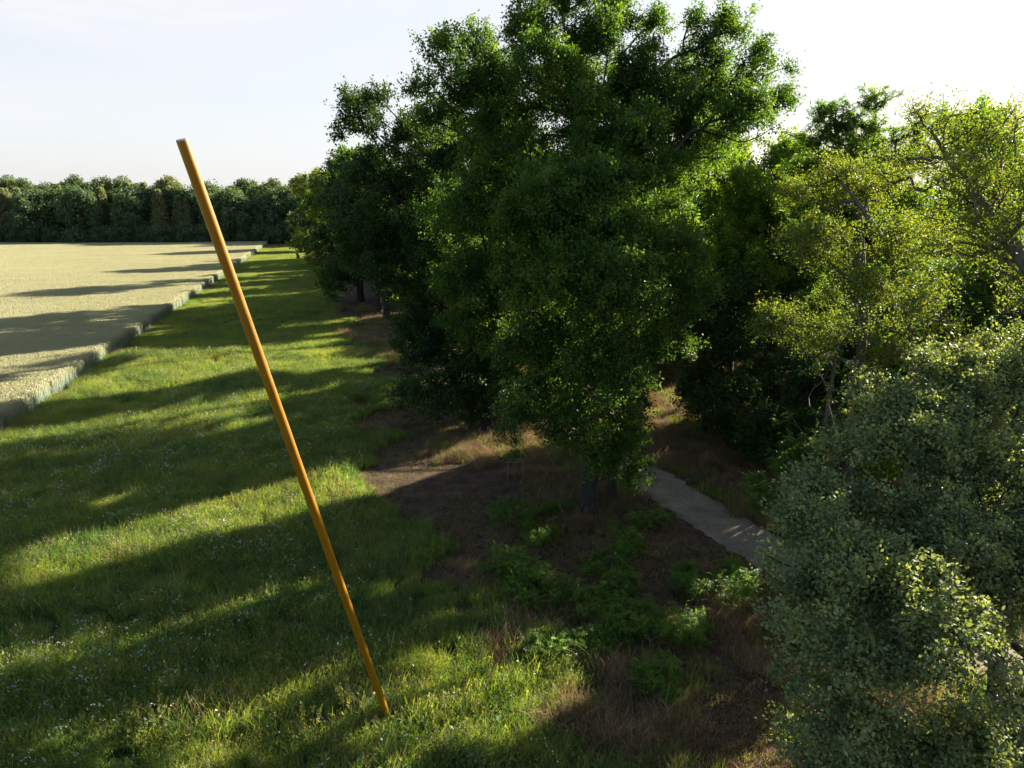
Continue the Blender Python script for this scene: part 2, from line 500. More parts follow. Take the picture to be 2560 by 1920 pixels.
o_ = N(nt, 'ShaderNodeOutputMaterial'); nt.links.new(bs.outputs[0], o_.inputs['Surface'])
ground = link('ground', idx_mesh('ground', np.stack([X, Y, Z], -1).reshape(-1, 3), Qg, [mg], {'dry': dry.ravel()}, True))
tag(ground, 'meadow and dry woodland ground', kind='structure'); ground['category'] = 'ground'

# gravel path
mpth, nt = mat('gravel')
bs = N(nt, 'ShaderNodeBsdfPrincipled', inp={'Roughness': 0.9, 'Specular IOR Level': 0.2})
c1 = ramp(nt, wnoise(nt, 0.9, 5, 0.6), [(0.3, (0.19, 0.155, 0.118)), (0.7, (0.33, 0.275, 0.21))])
c2 = ramp(nt, wnoise(nt, 14, 4, 0.8), [(0.35, (0.45, 0.45, 0.45)), (0.65, (1.25, 1.25, 1.25))])
nt.links.new(mixrgb(nt, 1.0, c1, c2, 'MULTIPLY'), bs.inputs['Base Color'])
bmp = N(nt, 'ShaderNodeBump', inp={'Strength': 0.7, 'Distance': 0.03})
nt.links.new(wnoise(nt, 18, 4, 0.8), bmp.inputs['Height']); nt.links.new(bmp.outputs[0], bs.inputs['Normal'])
o_ = N(nt, 'ShaderNodeOutputMaterial'); nt.links.new(bs.outputs[0], o_.inputs['Surface'])
pc = np.array(PATH_C)
tt = np.linspace(0, len(pc) - 1, 160)
cx = np.interp(tt, np.arange(len(pc)), pc[:, 0]); cy = np.interp(tt, np.arange(len(pc)), pc[:, 1])
for _ in range(12):
    cx[1:-1] = (cx[:-2] + 2 * cx[1:-1] + cx[2:]) / 4; cy[1:-1] = (cy[:-2] + 2 * cy[1:-1] + cy[2:]) / 4
tx = np.gradient(cx); ty = np.gradient(cy); ll = np.hypot(tx, ty); nxx, nyy = -ty / ll, tx / ll
rows = []
for k, s in enumerate(np.linspace(-1, 1, 9)):
    w = PATH_W + (rg.normal(0, 0.08, len(cx)) if abs(s) == 1 else 0)
    rows.append(np.stack([cx + nxx * w * s, cy + nyy * w * s, np.full_like(cx, 0.0 if abs(s) < 1 else -0.05) + 0.02 * (1 - s * s)], -1))
R = np.stack(rows, 1); a, b = R.shape[:2]; ii = np.arange(a * b).reshape(a, b)
Qp = np.stack([ii[:-1, :-1], ii[:-1, 1:], ii[1:, 1:], ii[1:, :-1]], -1).reshape(-1, 4)
pth = link('path', idx_mesh('path', R.reshape(-1, 3), Qp, [mpth], None, True))
tag(pth, 'pale gravel footpath running under the trees', kind='structure'); pth['category'] = 'path'

# ---------------------------------------------------------------- scattered stuff (uncountable grasses)
def scatter_object(name, pts, rot, scl, idx, protos, label, cat):
    c = bpy.data.collections.new(name + '_kinds')
    for i, me in enumerate(protos):
        c.objects.link(bpy.data.objects.new('%s_%02d' % (name, i), me))
    me = bpy.data.meshes.new(name)
    me.vertices.add(len(pts)); me.vertices.foreach_set('co', np.asarray(pts, np.float32).ravel())
    for k, v, ty in (('rz', rot, 'FLOAT'), ('sc', scl, 'FLOAT'), ('ix', idx, 'INT')):
        a = me.attributes.new(k, ty, 'POINT'); a.data.foreach_set('value', np.asarray(v, np.float32 if ty == 'FLOAT' else np.int32))
    o = link(name, me)
    ng = bpy.data.node_groups.new(name + '_scatter', 'GeometryNodeTree')
    ng.interface.new_socket('Geometry', in_out='INPUT', socket_type='NodeSocketGeometry')
    ng.interface.new_socket('Geometry', in_out='OUTPUT', socket_type='NodeSocketGeometry')
    gi = ng.nodes.new('NodeGroupInput'); go = ng.nodes.new('NodeGroupOutput')
    ip = ng.nodes.new('GeometryNodeInstanceOnPoints')
    ci = ng.nodes.new('GeometryNodeCollectionInfo')
    ci.inputs['Collection'].default_value = c
    ci.inputs['Separate Children'].default_value = True
    ci.inputs['Reset Children'].default_value = True
    def na(n, ty):
        q = ng.nodes.new('GeometryNodeInputNamedAttribute'); q.data_type = ty; q.inputs['Name'].default_value = n
        return q.outputs['Attribute']
    cb = ng.nodes.new('ShaderNodeCombineXYZ')
    ng.links.new(na('rz', 'FLOAT'), cb.inputs['Z'])
    ng.links.new(gi.outputs[0], ip.inputs['Points'])
    ng.links.new(ci.outputs[0], ip.inputs['Instance'])
    ip.inputs['Pick Instance'].default_value = True
    ng.links.new(na('ix', 'INT'), ip.inputs['Instance Index'])
    ng.links.new(cb.outputs[0], ip.inputs['Rotation'])
    ng.links.new(na('sc', 'FLOAT'), ip.inputs['Scale'])
    ng.links.new(ip.outputs[0], go.inputs[0])
    md = o.modifiers.new('scatter', 'NODES'); md.node_group = ng
    tag(o, label, cat, kind='stuff')
    return o

def blades(n, size, h, w, lean, rng, hvar=0.4, clump=0, segs=2, headw=1.0):
    """grass blades as bent quad strips in a size x size patch -> quads, per-quad attrs"""
    p = rng.uniform(-size / 2, size / 2, (n, 2))
    if clump:
        c = rng.uniform(-size / 2, size / 2, (clump, 2)); k = rng.integers(0, clump, n)
        cp = c[k] + rng.normal(0, 0.09, (n, 2))
        m = rng.random(n) < 0.65
        p = np.where(m[:, None], cp, p)
    H = h * rng.uniform(1 - hvar, 1 + hvar, n)
    az = rng.uniform(0, 2 * math.pi, n); ld = lean * rng.uniform(0.2, 1.3, n)
    d = np.stack([np.cos(az), np.sin(az), np.zeros(n)], -1)
    fa = rng.uniform(0, math.pi, n); s = np.stack([np.cos(fa), np.sin(fa), np.zeros(n)], -1)
    b = np.concatenate([p, np.full((n, 1), -0.05)], 1)
    qs, vs, hs = [], [], []
    v = rng.random(n)
    prev = b; pw = np.full(n, w)
    for i in range(1, segs + 1):
        t = i / segs
        cur = b + np.array([0, 0, 1.0]) * (H * t * (1 - 0.25 * (ld * t) ** 2))[:, None] + d * (H * ld * t * t)[:, None]
        cw = np.full(n, w * (1 - t) * headw + 0.002) if headw == 1.0 else np.full(n, w * (headw if i == segs else 1))
        qs.append(np.stack([prev - s * pw[:, None], prev + s * pw[:, None], cur + s * cw[:, None], cur - s * cw[:, None]], 1))
        vs.append(v); hs.append(np.full((n, 4), 0) + np.array([(i - 1) / segs, (i - 1) / segs, t, t]))
        prev, pw = cur, cw
    return np.concatenate(qs), np.concatenate(vs), np.concatenate(hs).ravel()

def world_green(nt):
    f = math_(nt, 'MULTIPLY', wnoise(nt, 0.22, 4, 0.6), 0.75)
    f = math_(nt, 'ADD', f, math_(nt, 'MULTIPLY', wnoise(nt, 1.1, 3, 0.6, None, 31), 0.45))
    f = math_(nt, 'ADD', f, math_(nt, 'MULTIPLY', attr(nt, 'v'), 0.34))
    return math_(nt, 'SUBTRACT', f, 0.27)
M_grass = leaf_mat('meadow_grass_blade', [(0.12, (0.038, 0.095, 0.055)), (0.36, (0.075, 0.145, 0.056)), (0.52, (0.135, 0.195, 0.058)), (0.74, (0.25, 0.265, 0.08)), (1.0, (0.38, 0.34, 0.17))],
                   0.52, (2.2, 2.15, 0.5), 0.55, 0.25, fac=world_green)
def world_dry(nt):
    f = math_(nt, 'MULTIPLY', wnoise(nt, 0.8, 4, 0.6), 0.8)
    return math_(nt, 'ADD', f, math_(nt, 'MULTIPLY', math_(nt, 'SUBTRACT', attr(nt, 'v'), 0.5), 0.6))
M_dry = leaf_mat('dry_grass_blade', [(0.0, (0.09, 0.058, 0.034)), (0.4, (0.20, 0.135, 0.078)), (0.7, (0.36, 0.25, 0.14)), (1.0, (0.52, 0.40, 0.22))],
                 0.3, (1.3, 1.15, 0.8), 0.6, 0.2, fac=world_dry)
M_flow_w = plain('white_umbel', (0.62, 0.64, 0.58), 0.7)
M_flow_p = plain('lilac_petal', (0.42, 0.26, 0.50), 0.7)
M_flow_y = plain('yellow_petal', (0.55, 0.42, 0.06), 0.7)

def patch_mesh(name, size, specs, rng, flowers=0, leafy=0):
    Qs, vs, mi, mats = [], [], [], []
    for (m, kw) in specs:
        q, v, h = blades(size=size, rng=rng, **kw)
        if m not in mats: mats.append(m)
        Qs.append(q); vs.append(v); mi.append(np.full(len(q), mats.index(m)))
    if leafy:      # small broad herb leaves
        p = np.concatenate([rng.uniform(-size / 2, size / 2, (leafy, 2)), rng.uniform(0.05, 0.38, (leafy, 1))], 1)
        d = unit(rng.normal(0, 1, (leafy, 3))); nr = unit(rng.normal(0, 0.5, (leafy, 3)) + [0, 0, 1]); l = rng.uniform(0.04, 0.10, leafy)
        q = leaf_quads(p, d, nr, l, l * 0.3)
        Qs.append(q); vs.append(rng.random(leafy) * 0.8); mi.append(np.zeros(leafy))
    for fm, nf, fh in flowers or ():
        if fm not in mats: mats.append(fm)
        c = rng.uniform(-size / 2, size / 2, (max(1, nf // 5), 2))
        p = c[rng.integers(0, len(c), nf)] + rng.normal(0, 0.13, (nf, 2))
        p = np.concatenate([p, (fh * rng.uniform(0.75, 1.15, nf))[:, None]], 1)
        for _ in range(3):
            pp = p + rng.normal(0, 0.018, p.shape)
            d = unit(rng.normal(0, 1, (nf, 3)) * [1, 1, 0.2]); nr = unit(rng.normal(0, 0.25, (nf, 3)) + [0, 0, 1]); l = rng.uniform(0.018, 0.036, nf)
            q = leaf_quads(pp, d, nr, l, l * 0.45)
            Qs.append(q); vs.append(np.full(nf, 0.5)); mi.append(np.full(nf, mats.index(fm)))
    return quad_mesh(name, np.concatenate(Qs), mats, {'v': np.concatenate(vs)}, midx=np.concatenate(mi))

rp = np.random.default_rng(11)
meadow_near = []
for i in range(7):
    fl = [(M_flow_w, [0, 3, 7, 2, 0, 9, 1][i], 0.5), (M_flow_p, [0, 1, 0, 2, 0, 1, 0][i], 0.55), (M_flow_y, [1, 0, 2, 0, 0, 1, 2][i], 0.4)]
    fl = [f for f in fl if f[1]]
    meadow_near.append(patch_mesh('meadow_tuft', 1.0, [
        (M_grass, dict(n=900, h=0.27, w=0.006, lean=0.6, clump=26)),
        (M_grass, dict(n=180, h=0.46, w=0.006, lean=0.45, clump=10)),
        (M_dry, dict(n=[40, 70, 30, 110, 20, 30, 60][i], h=0.5, w=0.0045, lean=0.5))], rp, fl, leafy=220))
meadow_far = []
for i in range(4):
    fl = [(M_flow_w, [0, 3, 1, 0][i], 0.4)]; fl = [f for f in fl if f[1]]
    meadow_far.append(patch_mesh('meadow_tuft_far', 2.0, [
        (M_grass, dict(n=1100, h=0.26, w=0.014, lean=0.6, clump=40)),
        (M_dry, dict(n=60, h=0.4, w=0.01, lean=0.5))], rp, fl))
dry_near = []
for i in range(6):
    g = [160, 60, 340, 90, 300, 40][i]
    sp = [(M_dry, dict(n=[520, 380, 420, 700, 240, 560][i], h=[0.34, 0.22, 0.3, 0.45, 0.2, 0.3][i], w=0.006, lean=1.1, clump=18)),
          (M_dry, dict(n=[40, 10, 30, 60, 5, 20][i], h=0.62, w=0.004, lean=0.7, clump=7))]
    if g: sp.append((M_grass, dict(n=g, h=0.26, w=0.008, lean=0.6, clump=8)))
    dry_near.append(patch_mesh('dry_tuft', 1.0, sp, rp))
dry_short = [patch_mesh('dry_short', 1.0, [(M_dry, dict(n=420, h=0.10, w=0.008, lean=1.3, clump=20)), (M_grass, dict(n=60, h=0.12, w=0.008, lean=0.8, clump=10))], rp) for i in range(3)]

def grid_pts(x0, x1, y0, y1, s, rng, jit=0.35):
    a, b = np.meshgrid(np.arange(x0, x1, s), np.arange(y0, y1, s), indexing='ij')
    p = np.stack([a.ravel(), b.ravel()], -1) + rng.uniform(-jit * s, jit * s, (a.size, 2))
    return p
def in_view(p, mx=3.0):
    d = p[:, 1] * CT + CH * ST
    return (np.abs(p[:, 0]) < d * 0.735 + mx) & (p[:, 1] > 10)

# near meadow
p = grid_pts(-50, 20, 10, 62, 0.8, rp); p = p[in_view(p)]
g = dry_at(p[:, 0], p[:, 1]); pdist = path_dist(p[:, 0], p[:, 1])
k = (g < 0.5) & (p[:, 0] > edge_field(p[:, 1]) + 0.2) & (rp.random(len(p)) > g * 0.7)
q = p[k]
fl_zone = vnoise(q[:, 0], q[:, 1], 3.0, 21) * 0.7 + vnoise(q[:, 0], q[:, 1], 1.2, 22) * 0.3
leftness = np.clip((-q[:, 0] - 2) / 8, 0, 1)
ix = np.where(fl_zone * (0.6 + 0.6 * leftness) > 0.52, rp.choice([2, 5, 1], len(q)), rp.choice([0, 4, 6, 3, 1], len(q), p=[0.3, 0.3, 0.15, 0.1, 0.15]))
sc_ = 0.62 + vnoise(q[:, 0], q[:, 1], 4, 6) * 0.4 + vnoise(q[:, 0], q[:, 1], 1.4, 61) ** 2 * 0.75 + rp.uniform(-0.08, 0.08, len(q))
scatter_object('meadow_grass', np.c_[q, np.full(len(q), -0.03)], rp.uniform(0, 6.28, len(q)), sc_, ix, meadow_near,
               'long green meadow grass with white and lilac wild flowers', 'grass')
# far meadow
p = grid_pts(-85, -5, 60, 232, 1.5, rp); p = p[in_view(p)]
g = dry_at(p[:, 0], p[:, 1])
k = (g < 0.8) & (p[:, 0] > edge_field(p[:, 1]) + 0.7)
q = p[k]
scatter_object('far_meadow_grass', np.c_[q, np.full(len(q), -0.04)], rp.uniform(0, 6.28, len(q)), 0.75 + vnoise(q[:, 0], q[:, 1], 7, 8) * 0.5, rp.integers(0, 4, len(q)), meadow_far,
               'green grass strip between the crop field and the tree row', 'grass')
# dry grasses under the trees
p = grid_pts(-22, 24, 10, 90, 0.8, rp); p = p[in_view(p)]
g = dry_at(p[:, 0], p[:, 1]); pdist = path_dist(p[:, 0], p[:, 1])
k = (g > 0.35) & (pdist > PATH_W + 0.25 + rp.uniform(-0.25, 0.3, len(p))) & (p[:, 0] > edge_field(p[:, 1]) + 6)
q = p[k]; tall = vnoise(q[:, 0], q[:, 1], 3.5, 14) + np.clip((q[:, 0] + 2) / 14, -0.3, 0.35) * 0.6
left = q[:, 0] < border_x(q[:, 1]) + 3.5
tall = np.where((q[:, 1] > 24) & (q[:, 1] < 36) & (q[:, 0] < 0.5), 0.2, tall)
_z = G(1190, 1125); tall = np.where(np.hypot((q[:, 0] - _z[0]) / 3.2, (q[:, 1] - _z[1]) / 2.4) < 1, 0.9, tall)
ix = np.where(tall > 0.5, rp.integers(0, 6, len(q)), rp.integers(6, 9, len(q)))
scatter_object('dry_grass', np.c_[q, np.full(len(q), -0.03)], rp.uniform(0, 6.28, len(q)), rp.uniform(0.75, 1.25, len(q)), ix, dry_near + dry_short,
               'dry brown grass growing under and beside the trees', 'grass')

# ---------------------------------------------------------------- crop field
def crop_fac(nt):
    f = math_(nt, 'ADD', math_(nt, 'MULTIPLY', wnoise(nt, 0.12, 4, 0.6, (0.5, 2.2, 1)), 0.5), math_(nt, 'MULTIPLY', math_(nt, 'POWER', attr(nt, 'h'), 2.4), 0.8))
    return math_(nt, 'ADD', math_(nt, 'SUBTRACT', f, 0.28), math_(nt, 'MULTIPLY', math_(nt, 'SUBTRACT', attr(nt, 'v'), 0.5), 0.25))
M_crop = leaf_mat('ripening_cereal', [(0.0, (0.25, 0.31, 0.27)), (0.35, (0.27, 0.32, 0.24)), (0.6, (0.34, 0.345, 0.22)), (1.0, (0.49, 0.46, 0.31))], 0.3, (1.15, 1.1, 0.75), 0.6, 0.2, fac=crop_fac)
CH_ = 1.0
crop_protos = []
for i in range(4):
    q1, v1, h1 = blades(n=2400, size=2.0, h=CH_ * 1.02, w=0.009, lean=0.16, rng=rp, hvar=0.10, segs=2, headw=1.5)
    crop_protos.append(quad_mesh('cereal', q1, [M_crop], {'v': v1, 'h': h1}))
EA = math.atan(0.25)
eu = np.array([-math.sin(EA), math.cos(EA)]); ew = np.array([-math.cos(EA), -math.sin(EA)])
for i in range(2):
    q1, v1, h1 = blades(n=420, size=1.9, h=CH_ * 0.95, w=0.011, lean=0.32, rng=rp, hvar=0.3, segs=2, headw=1.5)
    q1[:, :, 0] *= 0.32
    crop_protos.append(quad_mesh('cereal_margin', q1, [M_crop], {'v': v1, 'h': h1}))
p = grid_pts(0, 215, 0, 150, 1.8, rp, 0.06)
e0 = np.array([edge_field(20.0), 20.0])
p[:, 1] += 1.0 + (vnoise(p[:, 0], p[:, 0] * 0, 5, 77) - 0.5) * 0.16
q = e0 + p[:, :1] * eu + p[:, 1:] * ew
q = q[in_view(q, 12) & (q[:, 1] < 228)]
fr = e0 + np.arange(0, 212, 0.8)[:, None] * eu + (-0.08 + rp.normal(0, 0.12, 265))[:, None] * ew
nq = len(q); q = np.concatenate([q, fr])
crz = EA + np.concatenate([rp.integers(0, 4, nq) * math.pi / 2, rp.integers(0, 2, len(fr)) * math.pi]) + rp.normal(0, 0.03, len(q))
cix = np.concatenate([rp.integers(0, 4, nq), rp.integers(4, 6, len(fr))])
scatter_object('crop', np.c_[q, np.zeros(len(q))], crz,
               1 + (vnoise(q[:, 0], q[:, 1], 5, 33) - 0.5) * 0.10, cix, crop_protos,
               'pale golden cereal crop filling the field on the left', 'crop')
# closed canopy of stalks under the ears
ys = np.concatenate([np.arange(-60, 120, 1.5), np.arange(120, 229, 6)])
us = np.concatenate([[0, 0.6], np.arange(2, 60, 3), np.geomspace(62, 900, 25)])
U, YY = np.meshgrid(us, ys, indexing='ij')
XX = edge_field(YY) - 1.3 - U
ZZ = 0.72 + (vnoise(XX, YY, 5, 33) - 0.5) * 0.08
ZZ[0] = -0.1
a, b = XX.shape; ii = np.arange(a * b).reshape(a, b)
Qc = np.stack([ii[:-1, :-1], ii[:-1, 1:], ii[1:, 1:], ii[1:, :-1]], -1).reshape(-1, 4)
mc2, nt = mat('cereal_canopy')
bs = N(nt, 'ShaderNodeBsdfPrincipled', inp={'Roughness': 0.9, 'Specular IOR Level': 0.1})
nt.links.new(ramp(nt, wnoise(nt, 0.12, 5, 0.6, (0.5, 2.2, 1)), [(0.3, (0.22, 0.23, 0.14)), (0.7, (0.31, 0.30, 0.185))]), bs.inputs['Base Color'])
o_ = N(nt, 'ShaderNodeOutputMaterial'); nt.links.new(bs.outputs[0], o_.inputs['Surface'])
fld = link('field', idx_mesh('field', np.stack([XX, YY, ZZ], -1).reshape(-1, 3), Qc, [mc2], None, True))
tag(fld, 'wide cereal field left of the meadow', kind='structure'); fld['category'] = 'field'

# ---------------------------------------------------------------- the leaning yellow pole
def pole_mat():
    m, nt = mat('yellow_paint')
    bs = N(nt, 'ShaderNodeBsdfPrincipled', inp={'Roughness': 0.4, 'Specular IOR Level': 0.45})
    n = wnoise(nt, 1.6, 6, 0.7, (2.5, 2.5, 0.5))
    nt.links.new(ramp(nt, n, [(0.28, (0.17, 0.072, 0.0008)), (0.42, (0.25, 0.112, 0.001)), (0.6, (0.28, 0.13, 0.001)), (0.75, (0.31, 0.15, 0.002))]), bs.inputs['Base Color'])
    r = ramp(nt, wnoise(nt, 9, 5, 0.7), [(0.3, (0.38,) * 3), (0.7, (0.6,) * 3)])
    nt.links.new(r, bs.inputs['Roughness'])
    o = N(nt, 'ShaderNodeOutputMaterial'); nt.links.new(bs.outputs[0], o.inputs['Surface'])
    return m
Ptop = P(455, 349, 10.5); Pbot = G(972, 1800)
ax = (Ptop - Pbot) / np.linalg.norm(Ptop - Pbot)
root = empty('leaning_pole', tuple(Pbot)); tag(root, 'tall smooth yellow pole leaning to the left out of the meadow', 'pole')
def lathe(prof, axis, n, material, name, parent):
    u = unit(np.cross(axis, [0, 1.0, 0])); w = np.cross(axis, u)
    an = np.arange(n) * 2 * math.pi / n
    V = np.concatenate([axis * h + (u[None] * np.cos(an)[:, None] + w[None] * np.sin(an)[:, None]) * r for r, h in prof])
    Q = []
    for i in range(len(prof) - 1):
        for j in range(n):
            Q.append((i * n + j, i * n + (j + 1) % n, (i + 1) * n + (j + 1) % n, (i + 1) * n + j))
    return link(name, idx_mesh(name, V, Q, [material], None, True), parent)
RP = 0.0885; LP = float(np.linalg.norm(Ptop - Pbot))
prof = [(RP, -0.4)]
nseg = 40
rpl = np.random.default_rng(2)
for i in range(nseg + 1):
    prof.append((RP * (1 + rpl.normal(0, 0.004)), (LP - 0.012) * i / nseg))
prof += [(RP * 0.985, LP - 0.003)]
shaft = lathe(prof, ax, 48, pole_mat(), 'shaft', root)
m_cap = plain('grey_cap', (0.34, 0.32, 0.36), 0.55, 0.4, (12.0,))
cap = lathe([(RP * 0.984, LP - 0.006), (RP * 0.972, LP + 0.002), (RP * 0.6, LP + 0.003), (0.001, LP + 0.003)], ax, 48, m_cap, 'end_cap', root)
for h in (LP * 0.36, LP * 0.71):
    lathe([(RP * 0.99, h - 0.012), (RP * 1.012, h - 0.006), (RP * 1.012, h + 0.006), (RP * 0.99, h + 0.012)], ax, 48, shaft.data.materials[0], 'weld_seam', root)
m_soil = plain('bare_soil', (0.06, 0.045, 0.035), 0.95, 0.1, (9.0,))
an = np.arange(40) * 2 * math.pi / 40
rr = 0.34 + rpl.normal(0, 0.03, 40)
V = [(0, 0, 0.05)] + [(math.cos(a) * 0.16, math.sin(a) * 0.16, 0.05) for a in an] + [(math.cos(a) * r * 1.0, math.sin(a) * r * 0.8, -0.09) for a, r in zip(an, rr)]
Qf = [(1 + i, 1 + (i + 1) % 40, 41 + (i + 1) % 40, 41 + i) for i in range(40)]
link('footing', idx_mesh('footing', V, Qf, [m_soil], None, True), root)

# ---------------------------------------------------------------- hero trees
def T(base_px, pts, t=None):
    b = G(*base_px)
    return b, pts
r0 = np.random.default_rng(7)
lobS = px_lobes([(2030, 1330, 100, 16.5), (2000, 1480, 85, 15.5), (2110, 1250, 90, 17.5), (2060, 1640, 130, 15), (2160, 1440, 160, 16), (2150, 1810, 160, 14.5), (2300, 1600, 190, 15.5), (2350, 1350, 190, 17),
                (2450, 1180, 180, 18), (2300, 1130, 150, 18.5), (2220, 1010, 110, 19.5), (2400, 960, 110, 20), (2540, 980, 110, 20), (2480, 880, 60, 20.5), (2330, 900, 50, 20.5), (2600, 860, 70, 20), (2560, 1450, 150, 16), (2640, 1300, 160, 17), (2500, 1880, 120, 15), (2340, 1880, 150, 14.5), (2120, 1110, 66, 19), (2010, 1215, 52, 18.5), (2640, 1750, 130, 16),
                (1945, 1420, 34, 16), (1960, 1560, 44, 15), (2060, 1930, 110, 14)], r0, 0.8)
lobC = px_lobes([(1710, 430, 100, 47), (1810, 420, 95, 47), (1915, 440, 78, 48), (1760, 560, 115, 47), (1880, 570, 115, 46), (1975, 560, 90, 47), (1700, 680, 90, 46), (1840, 700, 100, 46), (1950, 690, 85, 46), (1660, 560, 80, 47), (1860, 380, 36, 47), (1790, 345, 50, 47), (1850, 450, 80, 46), (1930, 380, 50, 47), (1990, 470, 60, 47), (1760, 480, 70, 45), (1820, 480, 80, 44), (1835, 560, 80, 43), (1795, 620, 75, 43), (1740, 400, 60, 45)], r0, 1.5) + [(np.array(c), r) for c, r in (((17.6, 47, 15), 2.0), ((18.6, 47.5, 12.5), 2.4), ((16.6, 46, 10), 2.4), ((20.0, 48, 10), 2.2), ((18.2, 46.5, 7), 2.4), ((15.2, 44.5, 12.5), 2.0), ((13.8, 43, 9), 2.0))]  # trailing world-space lobes added to block sun from the left foreground
WINDOWS += [(lobS, 0.46, 0), (lobC, 0.38, 0)]
# the big oak
tA = 30.7
A_base = G(1475, 1282)
lobA = px_lobes([(x, y, r, tA + dt) for x, y, r, dt in [
    (1110, 140, 66, 0), (1055, 215, 36, 0), (1185, 105, 50, 1), (1175, 230, 80, 0), (1325, 60, 75, -1), (1385, -10, 70, 0), (1370, 170, 95, -2), (1290, 290, 100, 1),
    (1470, 110, 80, 0), (1550, 30, 55, 1), (1500, -30, 60, 0), (1600, 160, 75, -1), (1640, 60, 40, 0), (1810, 75, 65, 0), (1750, 170, 75, 1), (1870, 180, 55, 0), (1945, 260, 48, 0), (1850, 290, 80, -1),
    (1970, 180, 20, 0), (2012, 243, 14, 0), (1700, 270, 95, 0), (1620, 270, 90, 1), (1790, 260, 90, 2), (1740, 380, 90, 2), (1440, 200, 90, 2), (1240, 180, 70, 1), (1100, 300, 70, 1), (1740, 60, 36, 0), (1900, 110, 36, 0),
    (1450, 310, 120, -3), (1240, 330, 100, -1), (1560, 240, 90, -1), (1390, 520, 110, -5), (1560, 580, 110, -5), (1500, 790, 90, -5), (1440, 800, 70, -4.5), (1330, 880, 90, -3), (1590, 350, 105, -2), (1290, 430, 120, -2), (1480, 480, 140, -4), (1640, 470, 105, -2), (1330, 590, 110, -4), (1200, 520, 110, 0),
    (1430, 690, 95, -6), (1560, 700, 105, -6), (1340, 760, 100, -5), (1650, 620, 95, -5), (1710, 740, 75, -5), (1670, 850, 60, -4),
    (1400, 900, 105, -4), (1510, 940, 115, -4), (1590, 870, 90, -4), (1330, 1020, 75, -2), (1440, 1060, 85, -3), (1560, 1070, 60, -3), (1500, 1140, 60, -2), (1570, 1170, 40, -2)]], r0, 1.2) + [(np.array(c), r) for c, r in (((-1.5, 32.5, 9.5), 2.0), ((0.5, 35, 9.0), 2.2), ((-2.5, 34, 12), 2.0), ((1.5, 33.5, 6.6), 1.8), ((-1.0, 30.5, 8.0), 1.7), ((3, 34, 12), 2.4))]  # last lobes added out of sight behind the crown to shade the meadow
trA = [P(1475, 1100, tA), P(1472, 900, tA - 0.2), P(1478, 620, tA - 0.6), P(1482, 430, tA - 0.3), P(1440, 250, tA), P(1420, 90, tA)]
make_tree('oak_tree', 'largest tall oak with a dark trunk in the centre, its crown against the sky', 'tree', A_base, lobA, trA, 5400, M_oak, M_bark, 101,
          r_base=0.42, twigs=6, per=19, tl=0.62, L=0.125, W=0.036, step=0.6)
# its slimmer neighbour trunk, clad in leaves
C_base = G(1530, 1250)
lob = px_lobes([(1560, 1010, 70, 33), (1580, 900, 70, 33.5), (1540, 800, 80, 34), (1600, 760, 70, 34), (1580, 1100, 42, 32.5), (1500, 560, 90, 35), (1600, 1180, 30, 32)], r0, 0.8)
make_tree('slim_tree', 'slim leafy tree standing right behind the trunk of the largest oak', 'tree', C_base, lob, [P(1530, 1000, 33), P(1525, 750, 33.5), P(1520, 520, 34.5)], 420, M_dark, M_bark, 102,
          r_base=0.2, twigs=5, per=12, tl=0.55, L=0.14, W=0.04)
# dark tree reaching down to the ground left of the oak
B_base = G(1218, 1072)
lobB = px_lobes([(x, y, r, t) for x, y, r, t in [
    (905, 290, 66, 42), (850, 335, 30, 42), (955, 260, 48, 42), (1010, 340, 80, 43), (870, 240, 24, 42), (960, 440, 95, 43), (1080, 430, 115, 43), (1190, 400, 115, 44), (905, 560, 85, 42), (1010, 600, 120, 43),
    (1150, 600, 145, 43), (1290, 560, 140, 44), (880, 650, 50, 41), (950, 690, 40, 41), (1060, 750, 90, 43), (1045, 880, 78, 43), (1110, 990, 80, 42), (1180, 880, 120, 43), (1270, 800, 120, 43), (1270, 950, 95, 42),
    (1020, 980, 45, 43), (1180, 1030, 50, 41.5), (1030, 820, 60, 43), (1370, 700, 130, 45), (1400, 480, 120, 46)]], r0, 1.4)
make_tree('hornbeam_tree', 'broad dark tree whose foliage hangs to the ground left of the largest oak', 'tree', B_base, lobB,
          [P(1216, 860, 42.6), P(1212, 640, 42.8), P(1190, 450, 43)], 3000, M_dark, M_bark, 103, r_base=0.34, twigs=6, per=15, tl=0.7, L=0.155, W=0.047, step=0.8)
# bright trees to the right of the oak
lob = lobC
b = P(1830, 900, 47); make_tree('maple_tree', 'bright yellow-green broad tree directly right of the largest oak', 'tree', (b[0], b[1]), lob,
          [P(1830, 800, 47), P(1850, 660, 47.5)], 3300, M_bright, M_bark, 104, windows=False, r_base=0.22, twigs=6, per=17, tl=0.7, L=0.16, W=0.05, step=0.9)
# feathery locust on the skyline
lob = px_lobes([(2080, 290, 44, 30), (2190, 255, 38, 30), (2045, 350, 50, 30), (2150, 350, 80, 30), (2250, 380, 80, 31), (1995, 340, 18, 30), (2100, 450, 95, 30), (2230, 490, 95, 30), (2040, 560, 80, 29), (2330, 300, 40, 31), (2000, 420, 36, 30)], r0, 1.2)
b = P(2150, 1000, 30); make_tree('locust_tree', 'feathery light green tree with pinnate leaves rising above the right skyline', 'tree', (b[0], b[1]), lob,
          [P(2160, 800, 30), P(2150, 620, 30), P(2140, 450, 30)], 1000, M_locust, M_barkgrey, 105, r_base=0.2, twigs=8, per=18, tl=0.46, L=0.11, W=0.026, mode='pinnate')
